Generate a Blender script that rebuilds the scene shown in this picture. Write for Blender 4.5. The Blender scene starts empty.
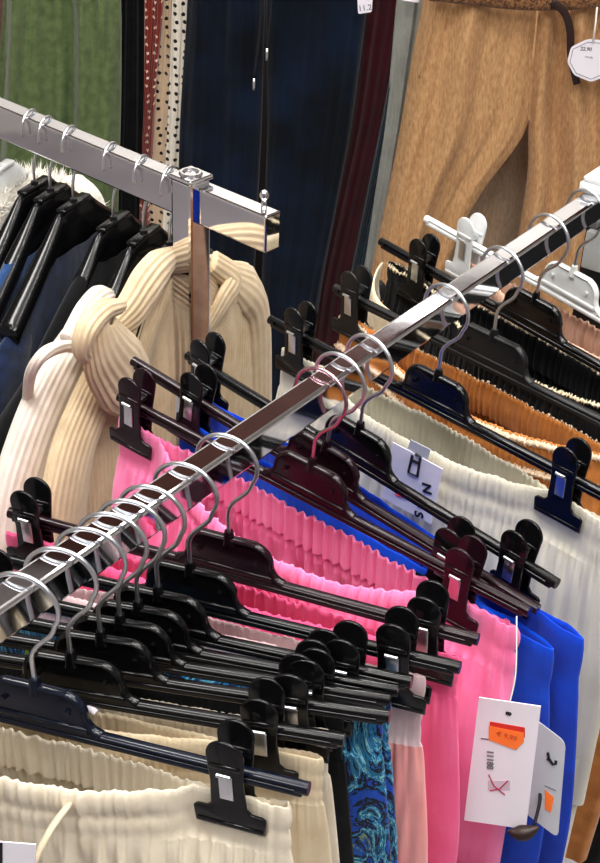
import bpy, bmesh, math, random
import numpy as np
from mathutils import Vector, Matrix
random.seed(7)
rng = np.random.default_rng(11)
D = bpy.data
SC = bpy.context.scene
COL = SC.collection
R = math.radians

# ------------------------------------------------------------------ camera
CX, CY = 300.0, 431.5
v_dn = np.array([-100.0, 2200.0]); r_vp = np.array([1202.0, -852.0])
F = math.sqrt(-(v_dn @ r_vp))
down = np.array([v_dn[0], v_dn[1], F]); down /= np.linalg.norm(down)
_f = np.array([0, 0, 1.0]); _Y = _f - down * (_f @ down); _Y /= np.linalg.norm(_Y)
_Z = -down; _X = np.cross(_Y, _Z)
M = np.array([_X, _Y, _Z])
CAM = np.array([0, 0, 1.75])
Rd = M @ np.array([r_vp[0], r_vp[1], F]); Rd /= np.linalg.norm(Rd)      # direction of the pants rail
Hd = np.array([Rd[1], -Rd[0], 0.0])                                     # across the pants rail
HANG = math.atan2(Hd[1], Hd[0])
def ray(px, py): return M @ np.array([(px - CX) / F, (py - CY) / F, 1.0])
def at_depth(px, py, d): return CAM + ray(px, py) * d
def at_z(px, py, z):
    d = ray(px, py); return CAM + d * ((z - CAM[2]) / d[2])
def at_y(px, py, y):
    d = ray(px, py); return CAM + d * (y / d[1])
def at_plane(px, py, P0, n):
    d = ray(px, py); return CAM + d * (((np.array(P0) - CAM) @ n) / (d @ n))

cam_d = D.cameras.new('camera'); cam = D.objects.new('camera', cam_d); COL.objects.link(cam)
cam_d.sensor_fit = 'HORIZONTAL'; cam_d.sensor_width = 36; cam_d.lens = F / 600 * 36
cam_d.clip_start = 0.05
mw = Matrix.Identity(4)
for i in range(3):
    mw[i][0] = M[i][0]; mw[i][1] = -M[i][1]; mw[i][2] = -M[i][2]; mw[i][3] = CAM[i]
cam.matrix_world = mw
SC.camera = cam
SC.view_settings.view_transform = 'Standard'
SC.view_settings.look = 'None'
SC.view_settings.exposure = -.12; SC.view_settings.gamma = .92

# ------------------------------------------------------------------ materials
MATS = {}
def new_mat(name):
    m = D.materials.new(name); m.use_nodes = True
    nt = m.node_tree; b = nt.nodes['Principled BSDF']
    MATS[name] = m
    return m, nt, b
def lin(c):
    return tuple(((x / 255) / 12.92 if x / 255 <= .04045 else ((x / 255 + .055) / 1.055) ** 2.4) for x in c) + (1.0,)
def simple(name, rgb, rough=.5, metal=0, coat=0, spec=.5, trans=0, alpha=1):
    m, nt, b = new_mat(name)
    b.inputs['Base Color'].default_value = lin(rgb)
    b.inputs['Roughness'].default_value = rough
    b.inputs['Metallic'].default_value = metal
    b.inputs['Coat Weight'].default_value = coat
    b.inputs['Specular IOR Level'].default_value = spec
    b.inputs['Transmission Weight'].default_value = trans
    return m
def fabric(name, rgb, rgb2=None, scale=60, bump=.15, fine=900, rough=.9, sheen=.25, stretch=(1, 1, 1), contrast=(.35, .65), spec=.15):
    """cloth: soft mottling between two tones, weave bump"""
    m, nt, b = new_mat(name)
    N = nt.nodes; L = nt.links
    tc = N.new('ShaderNodeTexCoord'); mp = N.new('ShaderNodeMapping'); mp.inputs['Scale'].default_value = stretch
    L.new(tc.outputs['Object'], mp.inputs['Vector'])
    n1 = N.new('ShaderNodeTexNoise'); n1.inputs['Scale'].default_value = scale; n1.inputs['Detail'].default_value = 4
    L.new(mp.outputs[0], n1.inputs['Vector'])
    cr = N.new('ShaderNodeValToRGB')
    cr.color_ramp.elements[0].position = contrast[0]; cr.color_ramp.elements[1].position = contrast[1]
    c1 = lin(rgb); c2 = lin(rgb2) if rgb2 else tuple(min(1, x * 1.18 + .003) for x in c1[:3]) + (1,)
    cr.color_ramp.elements[0].color = c1; cr.color_ramp.elements[1].color = c2
    L.new(n1.outputs[0], cr.inputs[0]); L.new(cr.outputs[0], b.inputs['Base Color'])
    n2 = N.new('ShaderNodeTexNoise'); n2.inputs['Scale'].default_value = fine; n2.inputs['Detail'].default_value = 2
    L.new(mp.outputs[0], n2.inputs['Vector'])
    bp = N.new('ShaderNodeBump'); bp.inputs['Strength'].default_value = bump; bp.inputs['Distance'].default_value = .001
    n3 = N.new('ShaderNodeTexNoise'); n3.inputs['Scale'].default_value = 26; n3.inputs['Detail'].default_value = 3; n3.inputs['Distortion'].default_value = .8
    m3_ = N.new('ShaderNodeMapping'); m3_.inputs['Scale'].default_value = (1, 1, .38); L.new(tc.outputs['Object'], m3_.inputs['Vector']); L.new(m3_.outputs[0], n3.inputs['Vector'])
    b2 = N.new('ShaderNodeBump'); b2.inputs['Strength'].default_value = .32 if sheen else .02; b2.inputs['Distance'].default_value = .006
    L.new(n3.outputs[0], b2.inputs['Height']); L.new(b2.outputs[0], bp.inputs['Normal'])
    L.new(n2.outputs[0], bp.inputs['Height']); L.new(bp.outputs[0], b.inputs['Normal'])
    b.inputs['Roughness'].default_value = rough
    b.inputs['Sheen Weight'].default_value = sheen
    b.inputs['Specular IOR Level'].default_value = spec
    return m
def dots(name, base, dot, scale, size):
    m = fabric(name, base, base)
    nt = m.node_tree; N = nt.nodes; L = nt.links; b = N['Principled BSDF']
    tc = N.new('ShaderNodeTexCoord'); sp = N.new('ShaderNodeSeparateXYZ'); cb = N.new('ShaderNodeCombineXYZ')
    L.new(tc.outputs['Object'], sp.inputs[0]); L.new(sp.outputs[0], cb.inputs[0]); L.new(sp.outputs[2], cb.inputs[1])
    vo = N.new('ShaderNodeTexVoronoi'); vo.voronoi_dimensions = '2D'; vo.inputs['Scale'].default_value = scale; vo.inputs['Randomness'].default_value = .35
    L.new(cb.outputs[0], vo.inputs['Vector'])
    lt = N.new('ShaderNodeMath'); lt.operation = 'LESS_THAN'; lt.inputs[1].default_value = size
    L.new(vo.outputs['Distance'], lt.inputs[0])
    mx = N.new('ShaderNodeMix'); mx.data_type = 'RGBA'
    L.new(lt.outputs[0], mx.inputs[0]); mx.inputs[6].default_value = lin(base); mx.inputs[7].default_value = lin(dot)
    L.new(mx.outputs[2], b.inputs['Base Color'])
    return m

chrome = simple('chrome', (236, 236, 240), .055, 1)
nt = chrome.node_tree; _b = nt.nodes['Principled BSDF']
_n = nt.nodes.new('ShaderNodeTexNoise'); _n.inputs['Scale'].default_value = 35; _n.inputs['Detail'].default_value = 1
_tc = nt.nodes.new('ShaderNodeTexCoord'); nt.links.new(_tc.outputs['Object'], _n.inputs['Vector'])
_bp = nt.nodes.new('ShaderNodeBump'); _bp.inputs['Strength'].default_value = .012; _bp.inputs['Distance'].default_value = .002
nt.links.new(_n.outputs[0], _bp.inputs['Height']); nt.links.new(_bp.outputs[0], _b.inputs['Normal'])
steel = simple('hook_steel', (222, 224, 228), .3, 1)
steel_pink_refl = simple('steel_pink_reflection', (208, 170, 178), .25, 1)  # plain hook steel with a pink reflection put into its colour
black_pl = simple('black_plastic', (12, 12, 14), .2, 0, .15, .35)
plum_pl = simple('plum_plastic', (30, 12, 20), .2, 0, .15, .35)
blue_pl = simple('blue_black_plastic', (14, 20, 34), .2, 0, .15, .35)
white_pl = simple('white_plastic', (222, 224, 224), .35, 0, .3)
clear_pl = simple('clear_plastic', (228, 230, 228), .2, 0, .3, trans=.35)
matte_black = simple('matte_black_plastic', (16, 16, 18), .42)
paper = simple('white_card', (232, 228, 236), .6)
paper_grey = simple('grey_card', (190, 194, 200), .6)
ink = simple('black_ink', (20, 20, 24), .6)
grey_ink = simple('grey_ink', (120, 116, 124), .6)
red_ink = simple('red_ink', (170, 40, 80), .6)
orange_st = simple('orange_sticker', (255, 128, 52), .5)
dkorange = simple('orange_ink', (205, 92, 40), .6)
red_st = simple('red_sticker', (214, 50, 40), .5)
thread = simple('tag_thread', (225, 222, 216), .7)
dk_thread = simple('dark_thread', (16, 16, 26), .7)

pink_light = fabric('light_pink_jersey', (252, 136, 186), (254, 150, 196), 30)
pink_hot = fabric('hot_pink_jersey', (245, 100, 152), (250, 112, 162), 30)
blue_royal = fabric('royal_blue_jersey', (6, 66, 190), (12, 82, 212), 30)
blue_royal2 = fabric('bright_blue_jersey', (4, 58, 180), (10, 74, 206), 30)
cream_satin = fabric('cream_satin', (212, 206, 186), (224, 218, 200), 20, .08, rough=.55, spec=.4)
cream_rib = fabric('cream_rib_cotton', (226, 214, 192), (234, 224, 204), 40)
beige_rib = fabric('beige_cotton', (214, 196, 166), (224, 208, 180), 40)
ivory_cot = fabric('ivory_cotton', (222, 210, 190), (230, 220, 202), 40)
coral = fabric('coral_ribbed_jersey', (248, 160, 158), (252, 176, 172), 30)
pale_waist = fabric('pale_pink_satin', (232, 200, 204), (240, 212, 214), 30, rough=.5, spec=.4)
caramel = fabric('caramel_cotton', (178, 112, 50), (200, 132, 66), 60)
lace = fabric('cream_lace', (226, 200, 172), (240, 220, 198), 300, .6, 500)
black_cot = fabric('black_cotton', (10, 10, 11), (20, 20, 22), 50, sheen=.1)
tan_pink = fabric('tan_pink_cotton', (206, 164, 140), (224, 186, 164), 60)
cream_knit = fabric('cream_lining_knit', (214, 200, 168), (228, 216, 188), 200, .5, 400)
card_beige = fabric('beige_rib_knit', (206, 184, 150), (216, 196, 164), 60, .3, 700)
card_white = fabric('off_white_rib_knit', (214, 202, 190), (224, 214, 204), 60, .3, 700)
denim = fabric('dark_denim', (14, 24, 46), (30, 48, 84), 70, .5, 1200, contrast=(.3, .7))
denim_mid = fabric('mid_blue_denim', (30, 56, 96), (60, 92, 140), 90, .5, 1200)
navy_knit = fabric('navy_cotton', (12, 16, 28), (22, 28, 46), 50)
fur_m = fabric('white_faux_fur', (226, 220, 208), (244, 240, 232), 80)
navy_velvet = fabric('navy_velvet', (2, 7, 18), (8, 26, 48), 9, .3, 300, sheen=.12, contrast=(.4, .68))
green_cr = fabric('olive_green_crepe', (82, 98, 60), (102, 118, 76), 60, .5, 300)
green_dk = fabric('dark_olive_crepe', (70, 92, 44), (84, 108, 56), 60, .5, 300)
burg = fabric('burgundy_velvet', (48, 5, 15), (64, 8, 22), 20)
teal = fabric('teal_velvet', (6, 30, 44), (10, 44, 58), 20)
grey_f = fabric('grey_cotton', (150, 152, 144), (166, 168, 160), 20)
white_f = fabric('white_cotton', (206, 206, 202), (220, 220, 216), 20)
cord = fabric('tan_corduroy', (172, 130, 88), (206, 166, 122), 150, .8, 700, stretch=(2, 1, .5), contrast=(.3, .7), sheen=.1)
cord_taupe = fabric('taupe_corduroy', (176, 152, 126), (196, 172, 146), 150, .6, 500, stretch=(2, 1, .5))
rust_dot = dots('rust_white_dot', (128, 34, 18), (236, 214, 190), 62, .17)
cream_dot = dots('cream_black_dot', (214, 192, 164), (28, 22, 20), 56, .2)
white_dot = dots('white_black_dot', (222, 214, 200), (28, 22, 24), 60, .22)
mauve = fabric('mauve_brown_cotton', (120, 92, 84), (132, 104, 96), 20)
braid = fabric('braided_brown_leather', (70, 44, 30), (150, 108, 70), 260, .6, 300, rough=.5)
leather = simple('dark_leather', (44, 26, 22), .45)
stripe_f = None
# navy cloth with a blue, turquoise and lime leaf print
leafm = fabric('leaf_print_viscose', (8, 12, 34), (8, 12, 34), 30)
def _leaf():
    nt = leafm.node_tree; N = nt.nodes; L = nt.links; b = N['Principled BSDF']
    tc = N.new('ShaderNodeTexCoord'); mp = N.new('ShaderNodeMapping'); mp.inputs['Scale'].default_value = (1, 1, .55)
    L.new(tc.outputs['Object'], mp.inputs['Vector'])
    nz = N.new('ShaderNodeTexNoise'); nz.inputs['Scale'].default_value = 30; nz.inputs['Detail'].default_value = 5; nz.inputs['Roughness'].default_value = .65; nz.inputs['Distortion'].default_value = 1.6
    L.new(mp.outputs[0], nz.inputs['Vector'])
    cr = N.new('ShaderNodeValToRGB'); cr.color_ramp.interpolation = 'CONSTANT'
    e = cr.color_ramp.elements; e[0].position = 0; e[0].color = lin((8, 14, 50)); e[1].position = .36; e[1].color = lin((14, 80, 190))
    for p, c in ((.42, (8, 12, 40)), (.47, (24, 120, 176)), (.505, (140, 206, 214)), (.52, (22, 110, 150)), (.56, (8, 12, 38)), (.60, (20, 90, 180)), (.64, (150, 176, 60)), (.66, (12, 60, 120)), (.70, (8, 12, 38))):
        q = e.new(p); q.color = lin(c)
    L.new(nz.outputs[0], cr.inputs[0]); L.new(cr.outputs[0], b.inputs['Base Color'])
_leaf()
# striped blue and white
stripe_f = fabric('blue_white_stripe', (70, 110, 170), (90, 130, 185), 30)
def _stripe():
    nt = stripe_f.node_tree; N = nt.nodes; L = nt.links; b = N['Principled BSDF']
    tc = N.new('ShaderNodeTexCoord'); w = N.new('ShaderNodeTexWave'); w.inputs['Scale'].default_value = 30; w.bands_direction = 'X'
    L.new(tc.outputs['Object'], w.inputs['Vector'])
    cr = N.new('ShaderNodeValToRGB'); cr.color_ramp.elements[0].position = .45; cr.color_ramp.elements[0].color = lin((60, 104, 170)); cr.color_ramp.elements[1].position = .5; cr.color_ramp.elements[1].color = lin((222, 230, 240))
    L.new(w.outputs[0], cr.inputs[0]); L.new(cr.outputs[0], b.inputs['Base Color'])
_stripe()

# ------------------------------------------------------------------ mesh helpers
def link(name, me, mat=None, parent=None):
    o = D.objects.new(name, me); COL.objects.link(o)
    if mat is not None and me is not None: me.materials.append(mat)
    if parent is not None: o.parent = parent
    return o
def tag(o, label, cat, group=None, kind=None):
    if label: o['label'] = label
    if cat: o['category'] = cat
    if group: o['group'] = group
    if kind: o['kind'] = kind
    return o
def thing(name, label, cat, loc=(0, 0, 0), rot=(0, 0, 0), group=None):
    o = D.objects.new(name, None); COL.objects.link(o)
    o.location = loc; o.rotation_euler = rot; o.empty_display_size = .05
    return tag(o, label, cat, group)
class MB:
    def __init__(s): s.v = []; s.f = []
    def add(s, V, Fc):
        k = len(s.v); s.v += [tuple(map(float, p)) for p in V]; s.f += [tuple(i + k for i in q) for q in Fc]; return s
    def build(s, name, mat, parent=None, smooth=True, angle=None, mtx=None):
        me = D.meshes.new(name); vs = s.v
        if mtx is not None: vs = [tuple(mtx @ Vector(p)) for p in vs]
        me.from_pydata(vs, [], s.f); me.update()
        if smooth: me.shade_smooth()
        if angle: me.set_sharp_from_angle(angle=R(angle))
        return link(name, me, mat, parent)
    def box(s, c, size, bev=.0, seg=2, rot=None):
        bm = bmesh.new(); bmesh.ops.create_cube(bm, size=1)
        for q in bm.verts: q.co = Vector((q.co.x * size[0], q.co.y * size[1], q.co.z * size[2]))
        if bev: bmesh.ops.bevel(bm, geom=bm.edges[:], offset=bev, segments=seg, profile=.5, affect='EDGES')
        if rot is not None: bmesh.ops.transform(bm, matrix=rot, verts=bm.verts)
        bm.verts.index_update()
        s.add([(q.co.x + c[0], q.co.y + c[1], q.co.z + c[2]) for q in bm.verts], [[q.index for q in f.verts] for f in bm.faces]); bm.free(); return s
    def plate(s, pts, y0, y1, bev=.0008, xform=None):
        """polygon in x-z extruded from y0 to y1"""
        bm = bmesh.new(); vs = [bm.verts.new((p[0], y0, p[1])) for p in pts]; f = bm.faces.new(vs)
        ex = bmesh.ops.extrude_face_region(bm, geom=[f])
        for g in ex['geom']:
            if isinstance(g, bmesh.types.BMVert): g.co.y = y1
        bmesh.ops.recalc_face_normals(bm, faces=bm.faces[:])
        if bev:
            ed = [e for e in bm.edges if abs(e.verts[0].co.y - e.verts[1].co.y) < 1e-7]
            bmesh.ops.bevel(bm, geom=ed, offset=bev, segments=2, profile=.5, affect='EDGES')
        if xform is not None: bmesh.ops.transform(bm, matrix=xform, verts=bm.verts)
        bm.verts.index_update()
        s.add([q.co[:] for q in bm.verts], [[q.index for q in f.verts] for f in bm.faces]); bm.free(); return s
    def tube(s, pts, r, n=8, closed=False, flat=1.0, cap=True, up=None):
        P = np.array(pts, float); m = len(P)
        rr = np.full(m, r) if np.isscalar(r) else np.array(r, float)
        T = np.gradient(P, axis=0) if not closed else (np.roll(P, -1, 0) - np.roll(P, 1, 0))
        T /= np.maximum(np.linalg.norm(T, axis=1)[:, None], 1e-9)
        a = np.array(up if up is not None else ((0, 1, 0) if abs(T[0][1]) < .9 else (1, 0, 0)), float)
        V = []
        for i in range(m):
            a = a - T[i] * (a @ T[i]); a /= max(np.linalg.norm(a), 1e-9)
            b = np.cross(T[i], a)
            for k in range(n):
                t = 2 * math.pi * k / n
                V.append(P[i] + rr[i] * (math.cos(t) * a * flat + math.sin(t) * b))
        Fc = []
        for i in range(m if closed else m - 1):
            j = (i + 1) % m
            for k in range(n):
                l = (k + 1) % n; Fc.append((i * n + k, i * n + l, j * n + l, j * n + k))
        if cap and not closed:
            Fc.append(tuple(range(n))[::-1]); Fc.append(tuple((m - 1) * n + k for k in range(n)))
        return s.add(V, Fc)
    def rings(s, Rg, cap=False, inv=False):
        """Rg: array (rows, n, 3), each row a closed ring"""
        m, n, _ = Rg.shape; k0 = len(s.v)
        s.v += [tuple(p) for p in Rg.reshape(-1, 3).tolist()]
        for i in range(m - 1):
            for k in range(n):
                l = (k + 1) % n; q = (k0 + i * n + k, k0 + (i + 1) * n + k, k0 + (i + 1) * n + l, k0 + i * n + l)
                s.f.append(q[::-1] if inv else q)
        if cap:
            s.f.append(tuple(k0 + (m - 1) * n + k for k in range(n)))
        return s
def spline(pts, n=40):
    P = np.array(pts, float); P = np.vstack([2 * P[0] - P[1], P, 2 * P[-1] - P[-2]]); out = []
    seg = len(P) - 3
    for i in range(seg):
        for t in np.linspace(0, 1, max(2, n // seg), endpoint=(i == seg - 1)):
            a, b, c, d = P[i:i + 4]
            out.append(.5 * ((2 * b) + (c - a) * t + (2 * a - 5 * b + 4 * c - d) * t * t + (3 * b - a - 3 * c + d) * t ** 3))
    return np.array(out)
def sstep(x): x = np.clip(x, 0, 1); return x * x * (3 - 2 * x)
def wobble(x, seed, octs=5, base=1.0):
    g = np.random.default_rng(seed); y = np.zeros_like(x)
    for k in range(octs):
        f = base * (k + 1) * g.uniform(.8, 1.3); y = y + np.sin(2 * math.pi * f * x + g.uniform(0, 6.3)) * g.uniform(.4, 1) / (k + 1) ** .5
    return y / octs ** .5
def text_mesh(txt, size, mat, parent, mtx, name='lettering', ext=.0002, bold=0):
    c = D.curves.new('t', 'FONT'); c.body = txt; c.size = size; c.extrude = ext; c.offset = bold; c.align_x = 'CENTER'; c.align_y = 'CENTER'
    o = D.objects.new('t', c); COL.objects.link(o)
    me = D.meshes.new_from_object(o); D.objects.remove(o); D.curves.remove(c)
    me.name = name; me.transform(mtx); me.materials.clear()
    return link(name, me, mat, parent)

# ------------------------------------------------------------------ the pants rail
RA = at_depth(0, 611, .72)                     # a point of its front top edge
RW, RH = .018, .0225
ZT = RA[2]
RC = RA - Hd * RW / 2                          # centre line of the top face
def rail_pt(s): return RC + Rd * s
rot_rail = Matrix.Rotation(math.atan2(Rd[1], Rd[0]), 4, 'Z')
COLUMN_S = .735
def square_tube(mb, p0, p1, w, h, bev=.002, zoff=0):
    p0 = Vector(p0); p1 = Vector(p1); d = p1 - p0; L = d.length; c = (p0 + p1) / 2
    rot = Matrix.Rotation(math.atan2(d.y, d.x), 4, 'Z')
    mb.box((c.x, c.y, c.z + zoff), (L, w, h), bev, 3, rot)
rack = thing('clothes_rail', 'polished chrome square rail crossing the picture diagonally, full of clip hangers', 'clothes rail', (*rail_pt(COLUMN_S)[:2], 0))
def wbuild(mb, name, mat, root, **k):          # a part given in world coordinates
    return mb.build(name, mat, root, mtx=root_inv(root), **k)
def root_inv(root):
    m = Matrix.Translation(root.location) @ root.rotation_euler.to_matrix().to_4x4(); return m.inverted()
mb = MB(); square_tube(mb, rail_pt(-.62), rail_pt(COLUMN_S - .012), RW, RH, .0026, -RH / 2); wbuild(mb, 'rail', chrome, rack, smooth=False)
mb = MB(); c = rail_pt(COLUMN_S + .014); mb.box((c[0], c[1], .66), (.044, .03, 1.24), .003, 2, rot_rail); wbuild(mb, 'post', matte_black, rack, angle=40)
mb = MB(); c = rail_pt(-.62); mb.box((c[0], c[1], .63), (.03, .03, 1.26), .003, 2, rot_rail); wbuild(mb, 'post', chrome, rack, smooth=False)
for s_ in (-.62, COLUMN_S + .014):
    mb = MB(); c = rail_pt(s_); d = Hd * .28; square_tube(mb, (c - d) * [1, 1, 0] + [0, 0, .02], (c + d) * [1, 1, 0] + [0, 0, .02], .04, .03, .003)
    wbuild(mb, 'foot_bar', chrome, rack, smooth=False)
mb = MB(); c = rail_pt(COLUMN_S - .026); mb.box((c[0], c[1], ZT + .0045), (.030, .026, .009), .002, 2, rot_rail)
c = rail_pt(COLUMN_S - .016); mb.box((c[0], c[1], ZT + .0115), (.046, .022, .006), .002, 3, rot_rail); wbuild(mb, 'rail_clamp', white_pl, rack, angle=40)
mb = MB(); c = rail_pt(COLUMN_S - .012) + Hd * .002; mb.box((c[0], c[1], ZT - .062), (.010, .024, .036), .002, 2, rot_rail); wbuild(mb, 'bracket', clear_pl, rack, angle=40)
mb = MB(); c = rail_pt(COLUMN_S - .020); mb.box((c[0], c[1], ZT - RH - .005), (.03, .014, .009), .002, 2, rot_rail); wbuild(mb, 'bracket', steel, rack, angle=40)

# ------------------------------------------------------------------ clip hangers
def arc(cx, cz, rx, rz, a0, a1, n): return [(cx + rx * math.cos(R(a0 + (a1 - a0) * i / n)), cz + rz * math.sin(R(a0 + (a1 - a0) * i / n))) for i in range(n + 1)]
def block_outline(bl, zt, zb, r, half_bar):
    p = []
    p += arc(bl - r, zt - r, r, r, 90, 0, 7)
    p += [(bl + .0005, zb + .0145), (bl + .003, zb + .0095), (bl + .009, zb + .0065), (bl + .018, zb + .0055)]
    right = p
    left = [(-x, z) for x, z in reversed(right)]
    return left + right
def hook_path(h=.074):
    P = [(0, -h), (0, -h + .012), (.0005, -h + .022)]
    P += [(.005, -.044), (.014, -.0345)]
    P += arc(0, -.0165, .0205, .0195, -32, 178, 22)
    P += [(-.0215, -.021)]
    return spline([(x, 0, z) for x, z in P], 110)
def hanger_body(mb, L, deep=0):
    zt, zb = -.074, -.105
    bl = .029 + deep
    out = block_outline(bl, zt, zb, .013, L)
    pts = [(-L, zb)] + [(-L, zb + .0055)] + out + [(L, zb + .0055), (L, zb)]
    mb.plate(pts, -.0022, .0022, .0006)                                # web
    rim = [(x, 0, z) for x, z in [(-L + .002, zb + .006)] + out + [(L - .002, zb + .006)]]
    mb.tube(spline(rim, 170), .0019, 8, flat=1.7, up=(0, 1, 0))
    mb.box((0, 0, zb + .0012), (2 * L, .0070, .0042), .0012, 2)          # lower flange
    mb.box((0, 0, zb + .0085), (2 * bl + .004, .0075, .004), .001, 2)
    for sx in (-1, 1):                                                  # round tips and small rivets
        mb.tube([(sx * (L - .004), 0, zb + .004), (sx * (L + .003), 0, zb + .004)],   .0040, 10)
        mb.tube([(sx * (bl - .009), -.0045, zt - .0115), (sx * (bl - .009), .0045, zt - .0115)], .0018, 8)
    mb.tube([(0, 0, zt - .004), (0, 0, zt + .006)], [.0046, .0028], 10)  # hook socket
def clip_plate():
    hw, sw = .0205, .0104
    p = [(-hw, -.0395), (hw, -.0395), (hw + .0006, -.028), (hw - .0015, -.0262), (sw + .003, -.0258), (sw, -.0225), (sw * .92, -.004)]
    p += arc(0, .0165, .0108, .0108, 0, 180, 14)
    p += [(-sw * .92, -.004), (-sw, -.0225), (-sw - .003, -.0258), (-hw + .0015, -.0262), (-hw - .0006, -.028)]
    return p
_clip_cache = {}
def clip_meshes(mk):
    if mk in _clip_cache: return _clip_cache[mk]
    m = MATS[mk]
    mb = MB()
    for sy in (-1, 1):
        X = Matrix.Translation((0, sy * .0072, 0)) @ Matrix.Rotation(R(-sy * 3.5), 4, 'X')
        mb.plate(clip_plate(), -.0012, .0012, .0007, X)
        Y = X @ Matrix.Translation((0, 0, 0))
        mb.plate([(-.0088, .0075), (.0088, .0075), (.0088, .0105), (-.0088, .0105)], -.0024, .0024, .0008, Y)   # ridge under the thumb pad
        mb.plate([(-.0195, -.0385), (.0195, -.0385), (.0195, -.0355), (-.0195, -.0355)], -.002, .002, .0006, Y)
    body = mb.build('clip', m); me = body.data; D.objects.remove(body)
    sp = MB()
    for sy in (-1, 1):
        X = Matrix.Translation((0, sy * .0072, 0)) @ Matrix.Rotation(R(-sy * 3.5), 4, 'X')
        sp.plate([(-.0040, -.015), (.0040, -.015), (.0040, .0025), (-.0040, .0025)], sy * .0014, sy * .0026, .0004, X)
    sp.tube([(-.004, -.0115, .0048), (.004, -.0115, .0048)], .0012, 8)
    sp.plate([(-.0042, .003), (.0042, .003), (.0042, .006), (-.0042, .006)], -.0075, .0075, .0003)
    so = sp.build('spring', steel, None, angle=40); sme = so.data; D.objects.remove(so)
    _clip_cache[mk] = (me, sme); return _clip_cache[mk]

HG = {}
def clip_hanger(key, s, ang, tilt, L, clips, mat, label, hook=steel, clipm=None, deep=0, dz=0, group='clip hangers on the diagonal chrome rail', name='clip_hanger'):
    c = rail_pt(s)
    root = thing(name, label, 'hanger', (c[0], c[1], ZT + .0018 + dz), (0, R(tilt), HANG + R(ang)), group)
    mb = MB(); hanger_body(mb, L, deep); mb.build('hanger_bar', mat, root, angle=50)
    mb = MB(); hp = hook_path(); mb.tube(hp, .00145, 8); mb.build('hook', hook, root)
    cm, sm = clip_meshes((clipm or mat).name)
    for t in clips:
        o = link('clip', cm, None, root); o.location = (t, 0, -.100)
        q = link('spring', sm, None, o)
        q['label'] = 'shiny metal spring of the clip'
    HG[key] = dict(s=s, ang=ang, tilt=tilt, L=L, clips=clips, c=c)
    return root

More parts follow.
